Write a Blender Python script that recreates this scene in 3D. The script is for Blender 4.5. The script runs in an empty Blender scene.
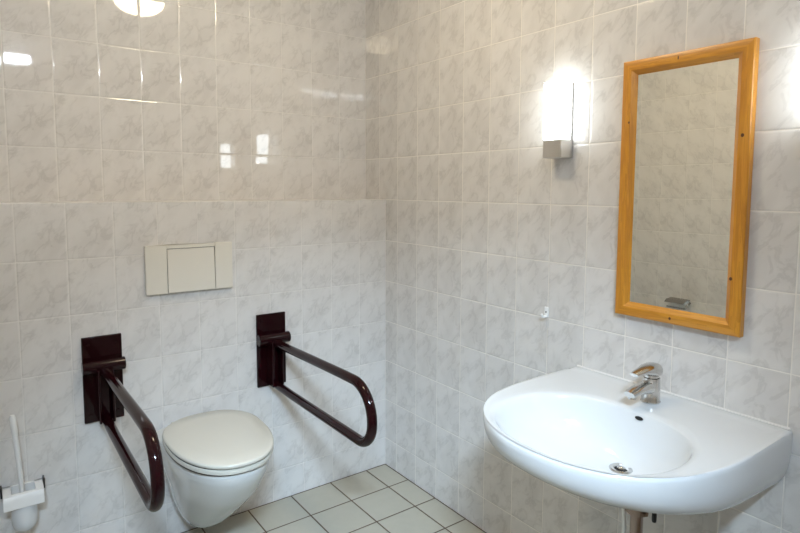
import bpy, bmesh, math
from mathutils import Vector, Matrix
PI = math.pi
scn = bpy.context.scene
COL = scn.collection

# ------------------------------------------------------------------ dimensions
H = 1.338          # top of the boxed-in cistern wall
D = 0.181          # depth of its ledge
WT, RT = 0.1511, 0.20   # wall tile pitch
XL, YR, ZC = -1.78, -2.90, 2.48   # left wall, rear wall, ceiling
FT = 0.2025        # floor tile pitch

# ------------------------------------------------------------------ node helpers
class NT:
    def __init__(self, mat):
        self.t = mat.node_tree; self.n = self.t.nodes; self.l = self.t.links
    def new(self, typ, **kw):
        nd = self.n.new(typ)
        for k, v in kw.items(): setattr(nd, k, v)
        return nd
    def put(self, sock, v):
        if isinstance(v, bpy.types.NodeSocket): self.l.new(v, sock)
        else: sock.default_value = v
    def m(self, op, a, b=0.0, c=0.0, clamp=False):
        nd = self.new('ShaderNodeMath', operation=op, use_clamp=clamp)
        for s, v in zip(nd.inputs, (a, b, c)): self.put(s, v)
        return nd.outputs[0]
    def comb(self, x, y, z=0.0):
        nd = self.new('ShaderNodeCombineXYZ')
        for s, v in zip(nd.inputs, (x, y, z)): self.put(s, v)
        return nd.outputs[0]
    def ramp(self, x, lo, hi):
        nd = self.new('ShaderNodeMapRange', interpolation_type='SMOOTHSTEP')
        self.put(nd.inputs['Value'], x); nd.inputs['From Min'].default_value = lo; nd.inputs['From Max'].default_value = hi
        return nd.outputs['Result']
    def mix(self, f, a, b):
        nd = self.new('ShaderNodeMix', data_type='RGBA')
        self.put(nd.inputs[0], f)
        for s, v in ((nd.inputs[6], a), (nd.inputs[7], b)):
            self.put(s, v if isinstance(v, bpy.types.NodeSocket) else (*v, 1.0))
        return nd.outputs[2]
    def noise(self, vec, scale, detail=2.0, rough=0.5, dist=0.0):
        nd = self.new('ShaderNodeTexNoise')
        self.put(nd.inputs['Vector'], vec); nd.inputs['Scale'].default_value = scale
        nd.inputs['Detail'].default_value = detail; nd.inputs['Roughness'].default_value = rough
        nd.inputs['Distortion'].default_value = dist
        return nd.outputs['Fac']
    def white(self, vec):
        nd = self.new('ShaderNodeTexWhiteNoise', noise_dimensions='3D'); self.put(nd.inputs['Vector'], vec)
        return nd.outputs['Color']
    def sep(self, v):
        nd = self.new('ShaderNodeSeparateXYZ'); self.put(nd.inputs[0], v); return nd.outputs

def mat(name, color=(.8, .8, .8), rough=.4, metal=0.0, coat=0.0, ior=1.5, **kw):
    m = bpy.data.materials.new(name); m.use_nodes = True
    b = m.node_tree.nodes['Principled BSDF']
    b.inputs['Base Color'].default_value = (*color, 1); b.inputs['Roughness'].default_value = rough
    b.inputs['Metallic'].default_value = metal; b.inputs['IOR'].default_value = ior
    b.inputs['Coat Weight'].default_value = coat; b.inputs['Coat Roughness'].default_value = .04
    return m

def tile_mat(name, axis, off, seed, sgn=-1.0, grout=.28):
    """glossy 15 x 20 cm wall tile with soft marble veins; axis = horizontal object axis"""
    m = mat(name, rough=.05, ior=1.6); q = NT(m); b = q.n['Principled BSDF']
    pos = q.sep(q.new('ShaderNodeTexCoord').outputs['Object'])
    u = q.m('SUBTRACT', q.m('DIVIDE', q.m('MULTIPLY', pos[axis], -1.0), WT), off)
    v = q.m('DIVIDE', q.m('SUBTRACT', pos[2], H), RT)
    iu, iv = q.m('FLOOR', u), q.m('FLOOR', v)
    fu, fv = q.m('SUBTRACT', u, iu), q.m('SUBTRACT', v, iv)
    du = q.m('MULTIPLY', q.m('MINIMUM', fu, q.m('SUBTRACT', 1.0, fu)), WT)
    dv = q.m('MULTIPLY', q.m('MINIMUM', fv, q.m('SUBTRACT', 1.0, fv)), RT)
    d = q.m('MINIMUM', du, dv)
    cell = q.comb(iu, iv, float(seed))
    rnd = q.sep(q.white(cell))
    # printed marble vein, nearly the same on every tile
    pu = q.m('ADD', q.m('MULTIPLY', fu, WT * sgn), q.m('MULTIPLY', rnd[0], .05))
    pv = q.m('ADD', q.m('MULTIPLY', fv, RT), q.m('MULTIPLY', rnd[1], .05))
    a = q.m('ADD', q.m('MULTIPLY', pu, .62), q.m('MULTIPLY', pv, .78))      # along the vein
    c = q.m('SUBTRACT', q.m('MULTIPLY', pv, .62), q.m('MULTIPLY', pu, .78)) # across it
    pvec = q.comb(q.m('MULTIPLY', a, .58), c, q.m('MULTIPLY', rnd[2], .03))
    n1 = q.noise(pvec, 21.0, 4.0, .55, .55)
    n2 = q.noise(pvec, 13.0, 3.0, .55, .3)
    vein = q.m('SUBTRACT', 1.0, q.ramp(q.m('ABSOLUTE', q.m('SUBTRACT', n1, .5)), 0.0, .065))
    cloud = q.ramp(n2, .36, .70)
    vein = q.m('MULTIPLY', vein, q.ramp(n2, .36, .58))
    base = q.mix(cloud, (.725, .70, .675), (.655, .63, .605))
    base = q.mix(q.m('MULTIPLY', vein, .34), base, (.45, .425, .405))
    shade = q.m('ADD', .985, q.m('MULTIPLY', rnd[1], .025))
    hs = q.new('ShaderNodeHueSaturation'); q.put(hs.inputs['Color'], base); q.put(hs.inputs['Value'], shade)
    g = q.m('SUBTRACT', 1.0, q.ramp(d, .0010, .0022))
    col = q.mix(q.m('MULTIPLY', g, grout), hs.outputs[0], (.82, .785, .73))
    q.put(b.inputs['Base Color'], col)
    q.put(b.inputs['Roughness'], q.m('ADD', .035, q.m('MULTIPLY', g, .35)))
    # relief: pillowed edge, slight per-tile tilt and waviness
    edge = q.m('MULTIPLY', q.ramp(d, .0, .0055), .0009)
    t1 = q.m('MULTIPLY', q.m('MULTIPLY', q.m('SUBTRACT', fu, .5), WT), q.m('MULTIPLY', q.m('SUBTRACT', rnd[0], .5), .008))
    t2 = q.m('MULTIPLY', q.m('MULTIPLY', q.m('SUBTRACT', fv, .5), RT), q.m('MULTIPLY', q.m('SUBTRACT', rnd[1], .5), .008))
    wav = q.m('MULTIPLY', q.noise(q.comb(pos[0], pos[1], pos[2]), 14.0, 1.0), .00012)
    h = q.m('ADD', q.m('ADD', edge, wav), q.m('ADD', t1, t2))
    bp = q.new('ShaderNodeBump'); bp.inputs['Strength'].default_value = 1.0; bp.inputs['Distance'].default_value = 1.0
    q.put(bp.inputs['Height'], h); q.put(b.inputs['Normal'], bp.outputs[0])
    return m

def floor_mat():
    m = mat('cream floor tiles'); q = NT(m); b = q.n['Principled BSDF']
    pos = q.sep(q.new('ShaderNodeTexCoord').outputs['Object'])
    u = q.m('DIVIDE', q.m('SUBTRACT', q.m('MULTIPLY', pos[0], -1.0), .117), FT)
    v = q.m('DIVIDE', q.m('SUBTRACT', q.m('MULTIPLY', pos[1], -1.0), .196), FT)
    iu, iv = q.m('FLOOR', u), q.m('FLOOR', v)
    fu, fv = q.m('SUBTRACT', u, iu), q.m('SUBTRACT', v, iv)
    du = q.m('MULTIPLY', q.m('MINIMUM', fu, q.m('SUBTRACT', 1.0, fu)), FT)
    dv = q.m('MULTIPLY', q.m('MINIMUM', fv, q.m('SUBTRACT', 1.0, fv)), FT)
    d = q.m('MINIMUM', du, dv)
    d = q.m('MINIMUM', d, q.m('MULTIPLY', q.m('MINIMUM', q.m('ABSOLUTE', pos[0]), q.m('ABSOLUTE', pos[1])), .5))
    rnd = q.sep(q.white(q.comb(iu, iv, 3.0)))
    n = q.noise(q.comb(pos[0], pos[1], 0.0), 26.0, 4.0, .6)
    col = q.mix(n, (.40, .375, .305), (.45, .42, .345))
    hs = q.new('ShaderNodeHueSaturation'); q.put(hs.inputs['Color'], col); q.put(hs.inputs['Value'], q.m('ADD', .95, q.m('MULTIPLY', rnd[0], .09)))
    g = q.m('SUBTRACT', 1.0, q.ramp(d, .0022, .0036))
    q.put(b.inputs['Base Color'], q.mix(g, hs.outputs[0], (.10, .066, .040)))
    q.put(b.inputs['Roughness'], q.m('ADD', .38, q.m('MULTIPLY', g, .4)))
    bp = q.new('ShaderNodeBump'); bp.inputs['Distance'].default_value = .0012
    q.put(bp.inputs['Height'], q.ramp(d, .002, .005)); q.put(b.inputs['Normal'], bp.outputs[0])
    return m

def wood_mat(name, axis):
    """honey varnished pine, grain running along the given object axis"""
    m = mat(name, rough=.32, coat=.08); q = NT(m); b = q.n['Principled BSDF']
    pos = q.sep(q.new('ShaderNodeTexCoord').outputs['Object'])
    sc = [26.0, 26.0, 26.0]; sc[axis] = 1.6
    vec = q.comb(*[q.m('MULTIPLY', pos[i], sc[i]) for i in range(3)])
    n = q.noise(vec, 3.2, 3.0, .55, .4)
    st = q.m('FRACT', q.m('MULTIPLY', n, 5.0))
    st = q.m('MULTIPLY', q.ramp(st, .25, 1.0), .55)
    col = q.mix(q.ramp(n, .3, .7), (.66, .300, .030), (.55, .225, .020))
    col = q.mix(st, col, (.44, .165, .014))
    q.put(b.inputs['Base Color'], col)
    return m

def emit_mat(name, color, strength):
    m = mat(name, (.9, .9, .9), .3); b = m.node_tree.nodes['Principled BSDF']
    b.inputs['Emission Color'].default_value = (*color, 1); b.inputs['Emission Strength'].default_value = strength
    return m

M = dict(
    tile_back=tile_mat('marbled tile upper', 0, 0.013, 1), tile_low=tile_mat('marbled tile low', 0, 0.0087, 2),
    tile_right=tile_mat('marbled tile right', 1, -.353, 3, 1.0, .95), tile_left=tile_mat('marbled tile left', 1, -.30, 4),
    tile_rear=tile_mat('marbled tile rear', 0, 0.0, 5), floor=floor_mat(),
    ceiling=mat('white ceiling paint', (.82, .80, .76), .8),
    ceramic=mat('white glazed ceramic', (.69, .69, .685), .06, coat=.3),
    toilet=mat('toilet ceramic', (.60, .595, .57), .08, coat=.3),
    plastic=mat('cream toilet seat plastic', (.63, .60, .525), .22),
    gap=mat('gap shade', (.06, .05, .045), .6),  # dark colour put in for the shade inside narrow gaps
    cream=mat('ivory flush plate plastic', (.73, .69, .61), .28),
    maroon=mat('maroon stove enamel', (.013, .0016, .0026), .09, ior=1.36),
    white=mat('white plastic', (.78, .78, .77), .3), frosted=mat('milky plastic cup', (.72, .73, .74), .25),
    black=mat('black plastic', (.012, .011, .012), .35),
    chrome=mat('polished chrome', (.64, .63, .61), .15, 1.0), steel=mat('brushed steel', (.70, .68, .65), .33, 1.0),
    brass=mat('dull nickel pipe', (.36, .28, .24), .22, 1.0),
    dark_steel=mat('worn dark chrome', (.38, .37, .36), .25, 1.0),
    hole=mat('dark hole', (.01, .01, .01), .8),
    pine_v=wood_mat('varnished pine upright', 2), pine_h=wood_mat('varnished pine rail', 1),
    knot=mat('pine knot', (.10, .030, .010), .4), knot_ring=mat('pine knot edge', (.30, .10, .02), .4),
    silver=mat('mirror silvering', (.97, .965, .90), .0, 1.0),
    seal=mat('white silicone', (.75, .73, .70), .35),
    print_grey=mat('grey print', (.35, .35, .36), .5),
    shade=emit_mat('lit opal glass', (.86, .95, 1.0), 9.0),
    dome=emit_mat('lit ceiling dome glass', (1.0, .835, .57), 41.0),
    sky=emit_mat('daylight pane', (.82, .90, 1.0), 110.0),
)

# ------------------------------------------------------------------ mesh helpers
def link(name, bm, material, parent=None, smooth=35, bevel=0, seg=2, subsurf=0):
    me = bpy.data.meshes.new(name)
    bmesh.ops.remove_doubles(bm, verts=bm.verts, dist=1e-6)
    bmesh.ops.recalc_face_normals(bm, faces=bm.faces)
    bm.to_mesh(me); bm.free()
    o = bpy.data.objects.new(name, me); COL.objects.link(o)
    for mm in (material if isinstance(material, (list, tuple)) else [material]): me.materials.append(mm)
    if parent is not None: o.parent = parent
    if bevel:
        md = o.modifiers.new('bevel', 'BEVEL'); md.width = bevel; md.segments = seg; md.limit_method = 'ANGLE'; md.angle_limit = math.radians(40)
    if subsurf:
        md = o.modifiers.new('subdiv', 'SUBSURF'); md.levels = subsurf; md.render_levels = subsurf
    if smooth is not None:
        for p in me.polygons: p.use_smooth = True
        if smooth < 180 and not subsurf:
            me.update()
            bm2 = bmesh.new(); bm2.from_mesh(me)
            for e in bm2.edges:
                if len(e.link_faces) == 2 and e.calc_face_angle(0) > math.radians(smooth): e.smooth = False
            bm2.to_mesh(me); bm2.free()
    return o

def thing(name, label, cat, loc, group=None):
    o = bpy.data.objects.new(name, None); COL.objects.link(o); o.location = loc; o.empty_display_size = .05
    o['label'] = label; o['category'] = cat
    if group: o['group'] = group
    return o

def box(bm, lo, hi, mi=0):
    lo, hi = Vector(lo), Vector(hi)
    v = [bm.verts.new((x, y, z)) for x in (lo.x, hi.x) for y in (lo.y, hi.y) for z in (lo.z, hi.z)]
    for f in ((0, 1, 3, 2), (4, 6, 7, 5), (0, 4, 5, 1), (2, 3, 7, 6), (0, 2, 6, 4), (1, 5, 7, 3)):
        bm.faces.new([v[i] for i in f]).material_index = mi

def loft(bm, loops, cap0=True, cap1=True):
    rows = [[bm.verts.new(p) for p in L] for L in loops]
    n = len(rows[0])
    for a, b in zip(rows, rows[1:]):
        for i in range(n):
            j = (i + 1) % n
            bm.faces.new((a[i], a[j], b[j], b[i]))
    if cap0: bm.faces.new(rows[0])
    if cap1: bm.faces.new(rows[-1])
    return rows

def ring(c, ax, r, n=24, up=None):
    ax = Vector(ax).normalized()
    s = ax.cross(Vector((0, 0, 1)) if abs(ax.z) < .9 else Vector((1, 0, 0))).normalized(); t = ax.cross(s)
    return [Vector(c) + s * (r * math.cos(2 * PI * i / n)) + t * (r * math.sin(2 * PI * i / n)) for i in range(n)]

def cyl(bm, a, b, r0, r1=None, n=24):
    r1 = r0 if r1 is None else r1
    ax = Vector(b) - Vector(a)
    loft(bm, [ring(a, ax, r0, n), ring(b, ax, r1, n)])

def lathe(bm, c, prof, n=40, ax=(0, 0, 1)):
    """prof: list of (radius, distance along axis); radius 0 ends are capped by a tiny ring"""
    ax = Vector(ax)
    loft(bm, [ring(Vector(c) + ax * h, ax, max(r, 1e-4), n) for r, h in prof])

def tube(bm, pts, r, n=20):
    pts = [Vector(p) for p in pts]; loops = []
    t0 = (pts[1] - pts[0]).normalized()
    s = t0.cross(Vector((1, 0, 0)) if abs(t0.x) < .9 else Vector((0, 0, 1))).normalized()
    for i, p in enumerate(pts):
        t = (pts[min(i + 1, len(pts) - 1)] - pts[max(i - 1, 0)]).normalized()
        s = (s - t * s.dot(t)).normalized(); w = t.cross(s)
        rr = r[i] if isinstance(r, (list, tuple)) else r
        loops.append([p + s * (rr * math.cos(2 * PI * k / n)) + w * (rr * math.sin(2 * PI * k / n)) for k in range(n)])
    loft(bm, loops)

def arc(c, r, a0, a1, n, plane='yz', x=0.0):
    out = []
    for i in range(n + 1):
        a = a0 + (a1 - a0) * i / n
        out.append((x, c[0] + r * math.cos(a), c[1] + r * math.sin(a)))
    return out

# ------------------------------------------------------------------ the room
def struct(name, lo, hi, material):
    bm = bmesh.new(); box(bm, lo, hi); o = link(name, bm, material, smooth=None); o['kind'] = 'structure'; return o
T = .12
struct('floor', (-2.27, YR - T, -T), (T, D + T, 0), M['floor'])
ceil = struct('ceiling', (-2.27, YR - T, ZC), (T, D + T, ZC + T), M['ceiling'])
struct('wall_back', (XL, D, 0), (0, D + T, ZC), M['tile_back'])
low = struct('wall_back_low', (XL, 0, 0), (0, D, H), M['tile_low'])
struct('wall_right', (0, YR - T, 0), (T, D + T, ZC), M['tile_right'])
XN, YN = -2.15, -1.30   # niche by the entrance behind the photographer
bm = bmesh.new(); box(bm, (XN - T, YN, 0), (XL, D + T, ZC)); box(bm, (XN - T, YR - T, 0), (XN, YN, ZC))
o = link('wall_left', bm, M['tile_left'], smooth=None); o['kind'] = 'structure'
# rear wall with a narrow clerestory window under the ceiling
WX0, WX1, WZ0, WZ1 = -2.11, -1.21, 2.365, 2.445
bm = bmesh.new()
box(bm, (XN, YR - T, 0), (0, YR, WZ0)); box(bm, (XN, YR - T, WZ1), (0, YR, ZC))
box(bm, (XN, YR - T, WZ0), (WX0, YR, WZ1)); box(bm, (WX1, YR - T, WZ0), (0, YR, WZ1))
o = link('wall_rear', bm, M['tile_rear'], smooth=None); o['kind'] = 'structure'
bm = bmesh.new()
f = .012
box(bm, (WX0, YR - .06, WZ0), (WX1, YR - .02, WZ0 + f)); box(bm, (WX0, YR - .06, WZ1 - f), (WX1, YR - .02, WZ1))
box(bm, (WX0, YR - .06, WZ0), (WX0 + f, YR - .02, WZ1)); box(bm, (WX1 - f, YR - .06, WZ0), (WX1, YR - .02, WZ1))
win = link('window_1', bm, M['white'], smooth=None); win['kind'] = 'structure'
bm = bmesh.new(); box(bm, (WX0 + f, YR - .045, WZ0 + f), (WX1 - f, YR - .04, WZ1 - f))
link('pane', bm, M['sky'], win, smooth=None)

# ------------------------------------------------------------------ wash basin
YC = -1.452
def resample(pts, n):
    """closed polyline -> n points at equal polar steps around (cx, YC)"""
    return pts
CX = -.345
NB = 128
def outline(ang):
    """rim outline as distance from (CX, YC) for polar angle; -x is the front"""
    dx, dy = math.cos(ang), math.sin(ang)
    lo, hi = 0.0, 2.0
    for _ in range(40):
        r = (lo + hi) / 2; x, y = CX + dx * r, dy * r
        if x > 0: inside = False
        else:
            t = -x / .612                      # 0 at wall, 1 at the front
            if t >= 1: inside = False
            else:
                # nearly straight flanks, broad elliptical front
                e = 2.9
                k = max(0.0, (t - .30) / .70)
                w = (.322 + .004 * min(t, .5)) * (1 - k ** e) ** (1 / 2.1)
                inside = abs(y) < w
        if inside: lo = r
        else: hi = r
    return lo
ANG = [2 * PI * (i + .5) / NB for i in range(NB)]
RO = [outline(a) for a in ANG]
def bowl_r(a, sx=.198, sy=.243, e=2.3, cx=-.388):
    # superellipse centred at cx, measured from CX
    lo, hi = 0, 1
    for _ in range(40):
        r = (lo + hi) / 2; x = CX + math.cos(a) * r - cx; y = math.sin(a) * r
        if abs(x / sx) ** e + abs(y / sy) ** e < 1: lo = r
        else: hi = r
    return lo
RB = [bowl_r(a) for a in ANG]
ZR = .797
def P(a, r, z): return Vector((min(CX + math.cos(a) * r, 0.0), YC + math.sin(a) * r, z))
loops = []
dr = Vector((-.268, YC - .026, .657))          # drain seat
def bowl_loop(s, z):
    """s = 1 at the bowl edge, 0 at the drain"""
    L = []
    for a, rb in zip(ANG, RB):
        e = P(a, rb, z); c = Vector((dr.x, dr.y, z))
        L.append(c + (e - c) * s)
    return L
for s, z in ((.085, .657), (.10, .6572), (.30, .6625), (.50, .674), (.66, .690), (.78, .709), (.87, .733), (.93, .757), (.965, .774), (.985, .784), (1.0, .7895), (1.02, .7925)):
    loops.append(bowl_loop(s, z))
def rim(k, z, inset=0.0):
    return [P(a, (rb * 1.03) + (ro - inset - rb * 1.03) * k, z + (.004 if (CX + math.cos(a) * ro > -.02 and k > .88) else 0)) for a, rb, ro in zip(ANG, RB, RO)]
loops.append(rim(.12, .7945)); loops.append(rim(.4, .7955)); loops.append(rim(.75, .797)); loops.append(rim(.86, .798)); loops.append(rim(.93, .7985))
def body(shrink, z):
    """outer skin below the rim; shrinks towards the wall, not towards the middle"""
    L = []
    for a, ro in zip(ANG, RO):
        x0 = P(a, ro, 0).x
        p = P(a, ro, ZR - (ZR - z) * (1 + .40 * (1 + x0 / .612)))
        L.append(Vector((p.x * (1 - shrink), YC + (p.y - YC) * (1 - shrink * .55), p.z)))
    return L
for sh, z in ((.012, .7975), (.004, .7945), (0.0, .788), (0.0, .778), (.004, .762), (.014, .744), (.034, .728), (.07, .712), (.13, .697), (.24, .682), (.40, .667), (.55, .653), (.70, .645), (.88, .642)):
    loops.append(body(sh, z))
bm = bmesh.new(); loft(bm, loops)
basin = thing('wash_basin', 'wide white ceramic wash basin on the right wall below the pine-framed mirror', 'sink', (0, YC, .66))
def part(name, bm, m, root, **kw):
    o, w0 = root, Vector((0, 0, 0))
    while o is not None: w0 += o.location; o = o.parent
    bmesh.ops.translate(bm, verts=bm.verts, vec=-w0); return link(name, bm, m, root, **kw)
part('basin', bm, M['ceramic'], basin, smooth=60)
# drain fitting
bm = bmesh.new(); lathe(bm, (dr.x, dr.y, .656), ((.010, .0), (.030, .0), (.030, .004), (.026, .006), (.019, .0045), (.017, .001), (.010, .001)), 32)
drn = part('drain', bm, M['chrome'], basin); drn['label'] = 'chrome drain fitting'
bm = bmesh.new(); lathe(bm, (dr.x, dr.y, .6565), ((.0, .0), (.0165, .0), (.0165, .0015), (.0, .0015)), 24)
part('drain_hole', bm, M['hole'], drn)
bm = bmesh.new(); lathe(bm, (dr.x, dr.y, .658), ((.0, .0), (.010, .0), (.011, .004), (.006, .007), (.0, .0075)), 24)
part('plug', bm, M['chrome'], drn)
# overflow hole: dark oval on the back slope of the bowl
oc = Vector((-.1925, YC - .027, .7775))
bm = bmesh.new()
nrm = Vector((-.96, 0, .28)).normalized(); sd = Vector((0, 1, 0)); upv = nrm.cross(sd)
L0 = [oc + sd * (.0115 * math.cos(2 * PI * i / 24)) + upv * (.0052 * math.sin(2 * PI * i / 24)) for i in range(24)]
loft(bm, [[p + nrm * .0028 for p in L0], [p - nrm * .01 for p in L0]])
part('overflow_hole', bm, M['hole'], basin)['label'] = 'dark overflow hole'
# small printed mark on the bowl
bm = bmesh.new()
mk = Vector((-.205, YC - .115, .757))
part_dir = Vector((-.35, -.93, 0)).normalized()
# silicone joint along the wall
bm2 = bmesh.new(); tube(bm2, [(-.002, YC - .315, .80), (-.002, YC + .315, .80)], .004, 8)
part('silicone_joint', bm2, M['seal'], basin)
bm.free()

# ------------------------------------------------------------------ mixer tap
tx, ty, tz = -.098, YC - .002, .7965
tap = thing('mixer_tap', 'chrome single-lever mixer tap standing on the back deck of the wash basin', 'tap', (tx, ty, tz))
bm = bmesh.new(); lathe(bm, (tx, ty, tz), ((.0, .0), (.026, .0), (.027, .003), (.0255, .006), (.0245, .03), (.0240, .062), (.0235, .070), (.0, .072)), 32)
part('body', bm, M['chrome'], tap)
def oval(c, d, w, h, n=20, rot=0):
    d = Vector(d).normalized(); s = Vector((0, 1, 0)); u = s.cross(d) * -1
    return [Vector(c) + s * (w * math.copysign(abs(math.cos(2 * PI * i / n)) ** .8, math.cos(2 * PI * i / n))) + u * (h * math.copysign(abs(math.sin(2 * PI * i / n)) ** .8, math.sin(2 * PI * i / n))) for i in range(n)]
bm = bmesh.new()
sp = [((tx - .006, ty, tz + .043), (-1, 0, -.02), .0205, .022), ((tx - .035, ty, tz + .046), (-1, 0, -.05), .0195, .0165), ((tx - .068, ty, tz + .046), (-1, 0, -.1), .0185, .012), ((tx - .094, ty, tz + .043), (-1, 0, -.2), .0175, .0095), ((tx - .106, ty, tz + .041), (-1, 0, -.3), .0155, .0085)]
loft(bm, [oval(*s) for s in sp])
spt = part('spout', bm, M['chrome'], tap)
bm = bmesh.new(); cyl(bm, (tx - .092, ty, tz + .040), (tx - .0935, ty, tz + .027), .0115, .0110, 24)
part('aerator', bm, M['chrome'], spt)
bm = bmesh.new(); lathe(bm, (tx, ty, tz + .0715), ((.0, .0), (.0200, .0), (.0200, .006), (.0185, .008), (.0185, .014), (.0, .0145)), 32)
part('collar', bm, M['chrome'], tap)
bm = bmesh.new()
lv = [((tx + .0255, ty, tz + .088), (-1, 0, .0), .014, .012), ((tx + .020, ty, tz + .089), (-1, 0, .0), .0225, .0185), ((tx, ty, tz + .0905), (-1, 0, .0), .0250, .0200), ((tx - .022, ty, tz + .094), (-1, 0, -.02), .0235, .0155), ((tx - .045, ty, tz + .0955), (-1, 0, -.05), .0185, .0090), ((tx - .070, ty, tz + .0945), (-1, 0, -.08), .0150, .0060), ((tx - .088, ty, tz + .0925), (-1, 0, -.15), .0120, .0045)]
loft(bm, [oval(*s) for s in lv])
lev = part('lever', bm, M['chrome'], tap)
bm = bmesh.new(); cyl(bm, (tx - .0225, ty - .010, tz + .084), (tx - .0275, ty - .0105, tz + .0843), .003, .003, 12)
part('temperature_dot', bm, M['hole'], lev)

# ------------------------------------------------------------------ basin waste pipe
px, py = -.242, -1.512
trap = thing('waste_trap', 'metal waste pipe with bottle trap hanging under the wash basin', 'pipe', (px, py, .25))
bm = bmesh.new(); lathe(bm, (px, py, .38), ((.0, .0), (.016, .0), (.016, .20), (.023, .202), (.023, .262), (.0, .264)), 28)
part('tail_pipe', bm, M['brass'], trap)
bm = bmesh.new(); lathe(bm, (px, py, .545), ((.0, .0), (.019, .0), (.031, .003), (.031, .030), (.024, .035), (.0, .035)), 8)
part('compression_nut', bm, M['brass'], trap, bevel=.001)
bm = bmesh.new(); lathe(bm, (px, py, .25), ((.0, .0), (.024, .0), (.030, .008), (.030, .12), (.024, .14), (.0, .142)), 28)
part('trap_bottle', bm, M['brass'], trap)
bm = bmesh.new(); tube(bm, [(px + .02, py, .30), (px + .09, py, .302), (-.02, py, .302), (-.001, py, .302)], .016, 16); lathe(bm, (-.001, py, .302), ((.0, .0), (.032, .0), (.030, .004), (.0, .006)), 28, (-1, 0, 0))
part('wall_pipe', bm, M['brass'], trap)
bm = bmesh.new(); tube(bm, [(px - .005, py - .050, .632), (px - .005, py - .0505, .60), (px - .005, py - .0505, .585)], .0022, 8)
rod = part('plug_rod', bm, M['steel'], trap)
bm = bmesh.new(); lathe(bm, (px - .005, py - .0505, .545), ((.0, .0), (.005, .001), (.006, .006), (.006, .036), (.004, .041), (.0, .042)), 14)
part('rod_clamp', bm, M['black'], rod)
bm = bmesh.new()
pts = [(px + .004, py + .038, .630), (px + .004, py + .040, .55), (px + .01, py + .040, .38), (px + .06, py + .05, .30), (-.03, py + .07, .29), (-.001, py + .07, .30)]
tube(bm, pts, .006, 10)
part('supply_hose', bm, M['steel'], trap)

# ------------------------------------------------------------------ mirror with pine frame
MY0, MY1, MZ0, MZ1 = -1.647, -1.283, 1.009, 1.770
mir = thing('wall_mirror', 'tall rectangular mirror in a honey pine frame above the wash basin', 'mirror', (0, (MY0 + MY1) / 2, (MZ0 + MZ1) / 2))
FW = .042
def prof(t): pass
def rail(p0, p1, q0, q1):
    """mitred rail: outer edge p0-p1, inner edge q0-q1 (y, z pairs)"""
    bm = bmesh.new()
    def at(p, q, k, x): return Vector((x, p[0] + (q[0] - p[0]) * k, p[1] + (q[1] - p[1]) * k))
    pr = ((0, -.001), (0, -.022), (.05, -.0245), (.10, -.025), (.60, -.026), (.68, -.0252), (.97, -.0140), (1.0, -.0125), (1.0, -.001))
    loft(bm, [[at(p0, q0, k, x) for k, x in pr], [at(p1, q1, k, x) for k, x in pr]])
    return bm
o_ = [(MY1, MZ1), (MY0, MZ1), (MY0, MZ0), (MY1, MZ0)]
i_ = [(MY1 - FW, MZ1 - FW), (MY0 + FW, MZ1 - FW), (MY0 + FW, MZ0 + FW), (MY1 - FW, MZ0 + FW)]
rails = []
for k in range(4):
    j = (k + 1) % 4
    rails.append(part('frame_rail', rail(o_[k], o_[j], i_[k], i_[j]), M['pine_h'] if k % 2 == 0 else M['pine_v'], mir, smooth=20))
def knot(parent, y, z, ry, rz):
    bm = bmesh.new()
    loft(bm, [[Vector((x, y + ry * s * math.cos(2 * PI * i / 14), z + rz * s * math.sin(2 * PI * i / 14))) for i in range(14)] for x, s in ((-.020, 1.0), (-.0262, 1.0), (-.0266, .5))])
    link('knot', bm, M['knot'], parent, smooth=30).location = -Vector(mir.location)
knot(rails[1], MY0 + .018, 1.530, .0040, .0050); knot(rails[1], MY0 + .028, 1.160, .0040, .0048); knot(rails[2], -1.460, MZ0 + .016, .0035, .0042); knot(rails[0], -1.452, MZ1 - .016, .0018, .0055); knot(rails[3], MY1 - .026, 1.590, .0028, .0035)
bm = bmesh.new(); box(bm, (-.0115, MY0 + FW - .006, MZ0 + FW - .006), (-.004, MY1 - FW + .006, MZ1 - FW + .006))
part('mirror_glass', bm, M['silver'], mir, smooth=None)

# ------------------------------------------------------------------ two wall lamps
def wall_lamp(yc, label):
    r = thing('wall_lamp', label, 'lamp', (0, yc, 1.495), 'wall lamps either side of the mirror')
    bm = bmesh.new(); box(bm, (-.010, -.036, .010), (-.0005, .036, .245)); link('back_plate', bm, M['steel'], r, bevel=.002)
    bm = bmesh.new(); box(bm, (-.060, -.0385, 0), (-.0005, .0385, .060)); link('chrome_base', bm, M['steel'], r, bevel=.0025)['label'] = 'brushed chrome base'
    bm = bmesh.new(); box(bm, (-.062, -.038, .0605), (-.0105, .038, .250)); link('glass_shade', bm, M['shade'], r, bevel=.004, seg=3)['label'] = 'glowing white glass shade'
    return r
wall_lamp(-1.052, 'lit white glass wall lamp on chrome base, left of the pine mirror')
wall_lamp(-1.815, 'lit white glass wall lamp right of the pine mirror, at the photo edge')

# ------------------------------------------------------------------ small wall hook
M['hook'] = mat('bright white plastic', (.88, .88, .87), .3)
hk = thing('wall_hook', 'small white plastic hook on the right wall left of the mirror', 'hook', (0, -1.001, .956))
bm = bmesh.new(); box(bm, (-.005, -.0085, -.015), (-.0003, .0085, .022)); link('hook_plate', bm, M['hook'], hk, bevel=.002)
bm = bmesh.new(); tube(bm, [(-.004, 0, -.011), (-.015, 0, -.013), (-.024, 0, -.010), (-.028, 0, -.001)], [.005, .005, .0045, .004], 12); link('hook_arm', bm, M['hook'], hk)
bm = bmesh.new(); cyl(bm, (-.0045, 0, .004), (-.0062, 0, .004), .0030, .0028, 12); link('screw', bm, M['hole'], hk)

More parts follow.
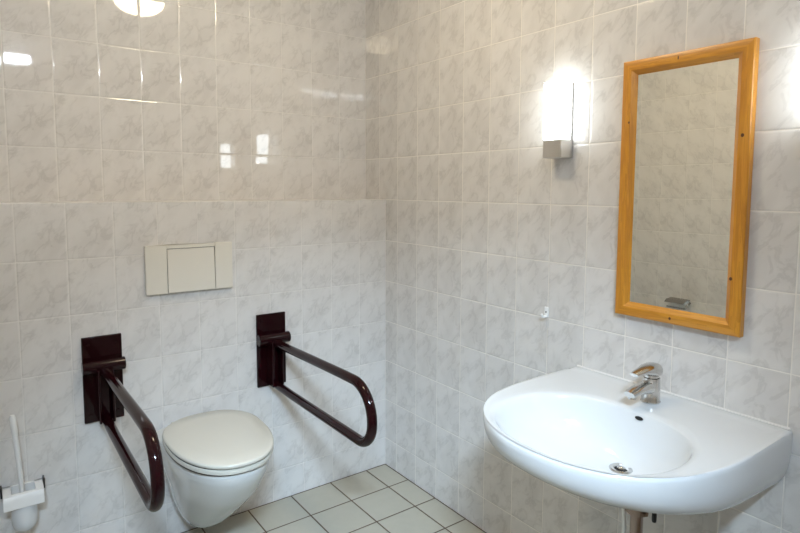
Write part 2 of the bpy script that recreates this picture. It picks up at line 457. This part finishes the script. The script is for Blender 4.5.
# ------------------------------------------------------------------ flush plate
fx0, fx1, fz0, fz1 = -1.109, -.776, .985, 1.172
fp = thing('flush_plate', 'ivory flush plate with square button on the tiled wall above the toilet', 'flush plate', ((fx0 + fx1) / 2, 0, (fz0 + fz1) / 2))
bx0, bx1, bz0, bz1 = -1.029, -.848, .987, 1.1555
bm = bmesh.new(); g = .0022
box(bm, (fx0, -.018, fz0), (bx0 - g, -.0005, fz1)); box(bm, (bx1 + g, -.018, fz0), (fx1, -.0005, fz1)); box(bm, (bx0 - g, -.018, bz1 + g), (bx1 + g, -.0005, fz1)); box(bm, (bx0 - g, -.010, fz0), (bx1 + g, -.0005, bz1 + g))
for fc in list(bm.faces):
    pass
part('plate', bm, M['cream'], fp, bevel=.0012)
bm = bmesh.new(); v = [Vector(p) for p in ((bx0, -.0100, bz0 - .001), (bx1, -.0100, bz0 - .001), (bx1, -.0100, bz1), (bx0, -.0100, bz1), (bx0, -.0195, bz0 - .001), (bx1, -.0195, bz0 - .001), (bx1, -.0165, bz1), (bx0, -.0165, bz1))]
vs = [bm.verts.new(p) for p in v]
for q_ in ((0, 1, 2, 3), (4, 5, 6, 7), (0, 1, 5, 4), (1, 2, 6, 5), (2, 3, 7, 6), (3, 0, 4, 7)): bm.faces.new([vs[i] for i in q_])
btn = part('flush_button', bm, M['cream'], fp, bevel=.0012)
bm = bmesh.new(); box(bm, (bx0 - g, -.0112, bz0), (bx0, -.0101, bz1 + g)); box(bm, (bx1, -.0112, bz0), (bx1 + g, -.0101, bz1 + g)); box(bm, (bx0, -.0112, bz1), (bx1, -.0101, bz1 + g))
part('button_gap', bm, M['gap'], fp, smooth=None)

# ------------------------------------------------------------------ toilet
TX = -.934
toi = thing('toilet', 'wall-hung white toilet with closed lid between the two maroon support rails', 'toilet', (TX, 0, .09))
NT_ = 64
def dshape(hw, yb, yf, z, e=2.25, flat=.30, nb=.9, be=5.0):
    """plan section: back at yb (squarish), round front at yf"""
    L = []
    ym = yb + (yf - yb) * flat
    for i in range(NT_):
        a = 2 * PI * (i + .5) / NT_
        c, s = math.cos(a), math.sin(a)
        if s >= 0:   # front half (towards -y)
            x = hw * math.copysign(abs(c) ** (2 / e), c); y = ym + (yf - ym) * abs(s) ** (2 / e)
        else:
            x = hw * math.copysign(abs(c) ** (2 / be), c) * (nb + (1 - nb) * (1 - abs(s) ** 2)); y = ym + (yb - ym) * abs(s) ** (2 / be)
        L.append(Vector((TX + x, y, z)))
    return L
bm = bmesh.new()
loft(bm, [dshape(.045, -.001, -.13, .083), dshape(.066, -.001, -.170, .087), dshape(.084, -.001, -.205, .105), dshape(.104, -.001, -.265, .150), dshape(.122, -.001, -.345, .215), dshape(.138, -.001, -.420, .280), dshape(.154, -.001, -.480, .335), dshape(.163, -.001, -.508, .380), dshape(.172, -.001, -.533, .415), dshape(.174, -.001, -.538, .436, nb=.98), dshape(.174, -.001, -.538, .450, nb=.98), dshape(.170, -.002, -.534, .4565, nb=.98), dshape(.13, -.03, -.49, .4575)])
part('bowl', bm, M['toilet'], toi, smooth=50)
def slab(z0, z1, hw, yb, yf, rnd, dome=0.0, e=2.25, nb=.62):
    hs = z1 - z0; dk = dict(flat=.38, nb=.86, be=2.7)
    L = [dshape(hw - rnd, yb - rnd * .5, yf + rnd, z0, e, **dk), dshape(hw - rnd * .3, yb, yf + rnd * .3, z0 + rnd * .3, e, **dk), dshape(hw, yb, yf, z0 + hs * .5, e, **dk), dshape(hw - rnd * .25, yb, yf + rnd * .25, z1 - rnd * .35, e, **dk), dshape(hw - rnd, yb - rnd * .5, yf + rnd, z1, e, **dk)]
    for k in (.75, .5, .25, .05):
        L.append([Vector((TX + (p.x - TX) * k, (yb + yf) / 2 + (p.y - (yb + yf) / 2) * k, z1 + dome * (1 - k * k))) for p in L[4]])
    return L
bm = bmesh.new(); loft(bm, slab(.4610, .4790, .176, -.048, -.550, .006))
part('seat', bm, M['plastic'], toi, smooth=50)
bm = bmesh.new(); loft(bm, slab(.4815, .4985, .177, -.048, -.553, .008, .006))
part('lid', bm, M['plastic'], toi, smooth=50)
bm = bmesh.new(); loft(bm, [dshape(.172, -.075, -.541, .4786, flat=.38, nb=.86, be=2.7), dshape(.172, -.075, -.541, .4820, flat=.38, nb=.86, be=2.7)])
part('lid_gap_shade', bm, M['gap'], toi)  # dark slab painting the shade in the gap between seat and lid
bm = bmesh.new(); loft(bm, [dshape(.1725, -.065, -.5375, .4562, flat=.38, nb=.86, be=2.7), dshape(.1725, -.065, -.5375, .4615, flat=.38, nb=.86, be=2.7)])
part('seat_gap_shade', bm, M['gap'], toi)  # dark slab standing in for the shaded gap between bowl and seat
for s in (-1, 1):
    bm = bmesh.new(); cyl(bm, (TX + s * .105, -.045, .472), (TX + s * .055, -.045, .472), .012, .012, 18); box(bm, (TX + s * .08 - .012, -.058, .4565), (TX + s * .08 + .012, -.033, .470))
    part('hinge', bm, M['plastic'], toi)
for s in (-1, 1):
    bm = bmesh.new(); xx = TX + s * .148; lathe(bm, (xx, -.10, .27), ((.0, .0), (.010, .0), (.010, .004), (.007, .006), (.0, .006)), 16, (s, 0, 0))
    bm.free()

# ------------------------------------------------------------------ fold-up support rails
def support_rail(x, label):
    r = thing('support_rail', label, 'grab rail', (x, 0, .535), 'maroon folding support rails beside the toilet')
    z = lambda h: h - .535
    bm = bmesh.new(); box(bm, (-.066, -.012, z(.536)), (.066, -.0005, z(.853))); link('wall_plate', bm, M['maroon'], r, bevel=.003)
    zh = .748
    bm = bmesh.new(); cyl(bm, (-.070, -.036, z(zh)), (.070, -.036, z(zh)), .0235, n=28); box(bm, (-.062, -.036, z(zh) - .018), (.062, -.011, z(zh) + .018)); link('hinge_barrel', bm, M['maroon'], r, bevel=.002)
    bm = bmesh.new()
    for s in (-1, 1):
        box(bm, (s * .022 - .004, -.080, z(.548)), (s * .022 + .004, -.014, z(zh) - .004))
    box(bm, (-.018, -.040, z(.552)), (.018, -.030, z(zh) - .018))
    link('hinge_bracket', bm, M['maroon'], r, bevel=.003)
    rt = .0170
    zu, zl = z(.748), z(.549)
    ru, rl = .112, .078
    ye = -.803
    pts = [(0, -.035, zu - .016), (0, -.20, zu - .011), (0, -.40, zu - .006), (0, -.60, zu - .001)]
    pts += [(0, ye + ru + ru * math.cos(a), zu - ru + ru * math.sin(a)) for a in [PI / 2 + PI / 2 * i / 10 for i in range(11)]]
    pts += [(0, ye + rl + rl * math.cos(a), zl + rl + rl * math.sin(a)) for a in [PI + PI / 2 * i / 10 for i in range(11)]]
    pts += [(0, -.60, zl), (0, -.40, zl), (0, -.20, zl), (0, -.050, zl + .004)]
    bm = bmesh.new(); tube(bm, pts, rt, 24); link('rail_tube', bm, M['maroon'], r, smooth=60)
    for k in (-1, 1):
        for h in (.825, .565):
            bm = bmesh.new(); lathe(bm, (k * .045, -.0115, z(h)), ((.0, .0), (.007, .0), (.006, .003), (.0, .0035)), 14, (0, -1, 0)); link('screw_cap', bm, M['maroon'], r)
    return r
support_rail(-1.265, 'maroon folding support rail left of the toilet, near the toilet brush')
support_rail(-.608, 'maroon folding support rail right of the toilet, near the room corner')

# ------------------------------------------------------------------ toilet brush and its holder
BX = -1.527
bh = thing('brush_holder', 'white wall bracket with milky cup and black end caps holding the toilet brush', 'brush holder', (BX, 0, .225))
bm = bmesh.new()
prof_ = [(-.002, .372), (-.050, .372), (-.072, .366), (-.080, .352), (-.076, .338), (-.070, .346), (-.048, .356), (-.002, .358)]
# open-bottomed shelf with a ring hole: built as frame pieces
def pl_(x0, x1): loft(bm, [[Vector((x0, y, z)) for y, z in prof_], [Vector((x1, y, z)) for y, z in prof_]])
pl_(BX - .058, BX - .034); pl_(BX + .034, BX + .058)
fr = [(-.064, .3685), (-.074, .365), (-.082, .350), (-.088, .324), (-.083, .322), (-.075, .346), (-.068, .357), (-.062, .359)]
loft(bm, [[Vector((BX - .058, y, z)) for y, z in fr], [Vector((BX + .058, y, z)) for y, z in fr]])
box(bm, (BX - .058, -.010, .330), (BX + .058, -.0005, .372))
part('bracket', bm, M['white'], bh, bevel=.001)
for s in (-1, 1):
    bm = bmesh.new(); box(bm, (BX + s * .0585 - (.006 if s < 0 else 0), -.030, .346), (BX + s * .0585 + (.006 if s > 0 else 0), -.0005, .382))
    part('end_cap', bm, M['black'], bh, bevel=.0015)
bm = bmesh.new()
n = 36
cp = [(.010, .0), (.022, .003), (.031, .012), (.0365, .028), (.0380, .055), (.0365, .094), (.0345, .094), (.0355, .055), (.034, .030), (.029, .016), (.018, .007), (.008, .006)]
loft(bm, [ring((BX, -.048 + 0, .228 + h), (0, 0, 1), rr * (1 if rr else 1), n) for rr, h in cp])
for v_ in bm.verts:
    if v_.co.y > -.0112: v_.co.y = -.0112
part('cup', bm, M['frosted'], bh, smooth=50)
tb = thing('toilet_brush', 'white toilet brush standing in the holder at the left edge', 'toilet brush', (BX, -.048, .24))
bm = bmesh.new(); tube(bm, [(BX - .001, -.048, .315), (BX - .005, -.048, .40), (BX - .012, -.0485, .52), (BX - .019, -.049, .625), (BX - .0195, -.049, .634)], [.0075, .0075, .0085, .0095, .006], 16)
part('handle', bm, M['white'], tb)
bm = bmesh.new(); lathe(bm, (BX, -.048, .242), ((.0, .0), (.018, .004), (.026, .018), (.027, .050), (.020, .070), (.008, .076), (.0, .077)), 24)
part('bristle_head', bm, M['white'], tb)

# ------------------------------------------------------------------ toilet roll holder on the left wall (seen in the mirror)
rh = thing('toilet_roll_holder', 'small chrome toilet roll holder on the left wall, seen reflected in the mirror', 'toilet roll holder', (XL, -.560, .705))
bm = bmesh.new(); box(bm, (.0005, -.058, .006), (.010, .058, .040)); link('back_plate', bm, M['chrome'], rh, bevel=.003)
bm = bmesh.new(); tube(bm, [(.010, -.062, .02), (.050, -.066, .018), (.060, -.066, .0), (.064, -.066, -.004), (.064, -.058, -.008), (.064, .05, -.008)], .005, 12); link('roll_arm', bm, M['dark_steel'], rh)
bm = bmesh.new(); loft(bm, [[Vector((x, y, z)) for x, z in ((.010, .040), (.060, .036), (.082, .022), (.079, .019), (.059, .032), (.010, .036))] for y in (-.058, .058)]); link('cover_flap', bm, M['dark_steel'], rh, bevel=.001)

# ------------------------------------------------------------------ ceiling lamp (seen reflected in the tiles)
cl = thing('ceiling_lamp', 'round warm glass ceiling dome, seen reflected at the top of the tiles', 'lamp', (-.82, -.905, ZC))
bm = bmesh.new(); lathe(bm, (0, 0, 0), ((.0, -.0005), (.150, -.0005), (.152, -.018), (.140, -.022), (.0, -.022)), 48); link('lamp_rim', bm, M['white'], cl)
bm = bmesh.new(); lathe(bm, (0, 0, -.0225), ((.0, 0), (.135, 0), (.133, -.020), (.120, -.045), (.095, -.066), (.060, -.080), (.025, -.086), (.0, -.087)), 48); link('lamp_dome', bm, M['dome'], cl, smooth=60)

# ------------------------------------------------------------------ daylight falling in through the clerestory window
ld = bpy.data.lights.new('window_daylight', 'AREA'); ld.shape = 'RECTANGLE'; ld.size = .80; ld.size_y = .07
ld.energy = 18.5; ld.color = (.57, .78, 1.0); ld.spread = math.radians(52)
lo_ = bpy.data.objects.new('window_daylight', ld); COL.objects.link(lo_)
lo_.location = (-1.66, YR + .03, 2.405)
ax = Vector((.35, .60, -.715)).normalized()
lo_.rotation_euler = ax.to_track_quat('-Z', 'Y').to_euler()

w = bpy.data.worlds.new('world'); scn.world = w; w.use_nodes = True
w.node_tree.nodes['Background'].inputs[0].default_value = (.6, .7, .8, 1); w.node_tree.nodes['Background'].inputs[1].default_value = .3

# ------------------------------------------------------------------ camera
cam = bpy.data.cameras.new('camera'); co = bpy.data.objects.new('camera', cam); COL.objects.link(co)
f, cx, cy, cz, yaw, pitch, roll, pv = 574.6048, -1.5984, -2.3102, 1.3913, .6301, -.0850, .0038, -28.9168
fw = Vector((math.sin(yaw) * math.cos(pitch), math.cos(yaw) * math.cos(pitch), math.sin(pitch)))
r = Vector((math.cos(yaw), -math.sin(yaw), 0)); up = r.cross(fw)
r2 = r * math.cos(roll) + up * math.sin(roll); u2 = up * math.cos(roll) - r * math.sin(roll)
co.matrix_world = Matrix(((r2.x, u2.x, -fw.x, cx), (r2.y, u2.y, -fw.y, cy), (r2.z, u2.z, -fw.z, cz), (0, 0, 0, 1)))
cam.sensor_width = 36; cam.lens = 36 * f / 800; cam.shift_y = pv / 800; cam.clip_start = .01
scn.camera = co
scn.view_settings.view_transform = 'Standard'; scn.view_settings.look = 'None'
scn.view_settings.exposure = 0.05; scn.view_settings.gamma = 1.0; scn.view_settings.use_curve_mapping = False
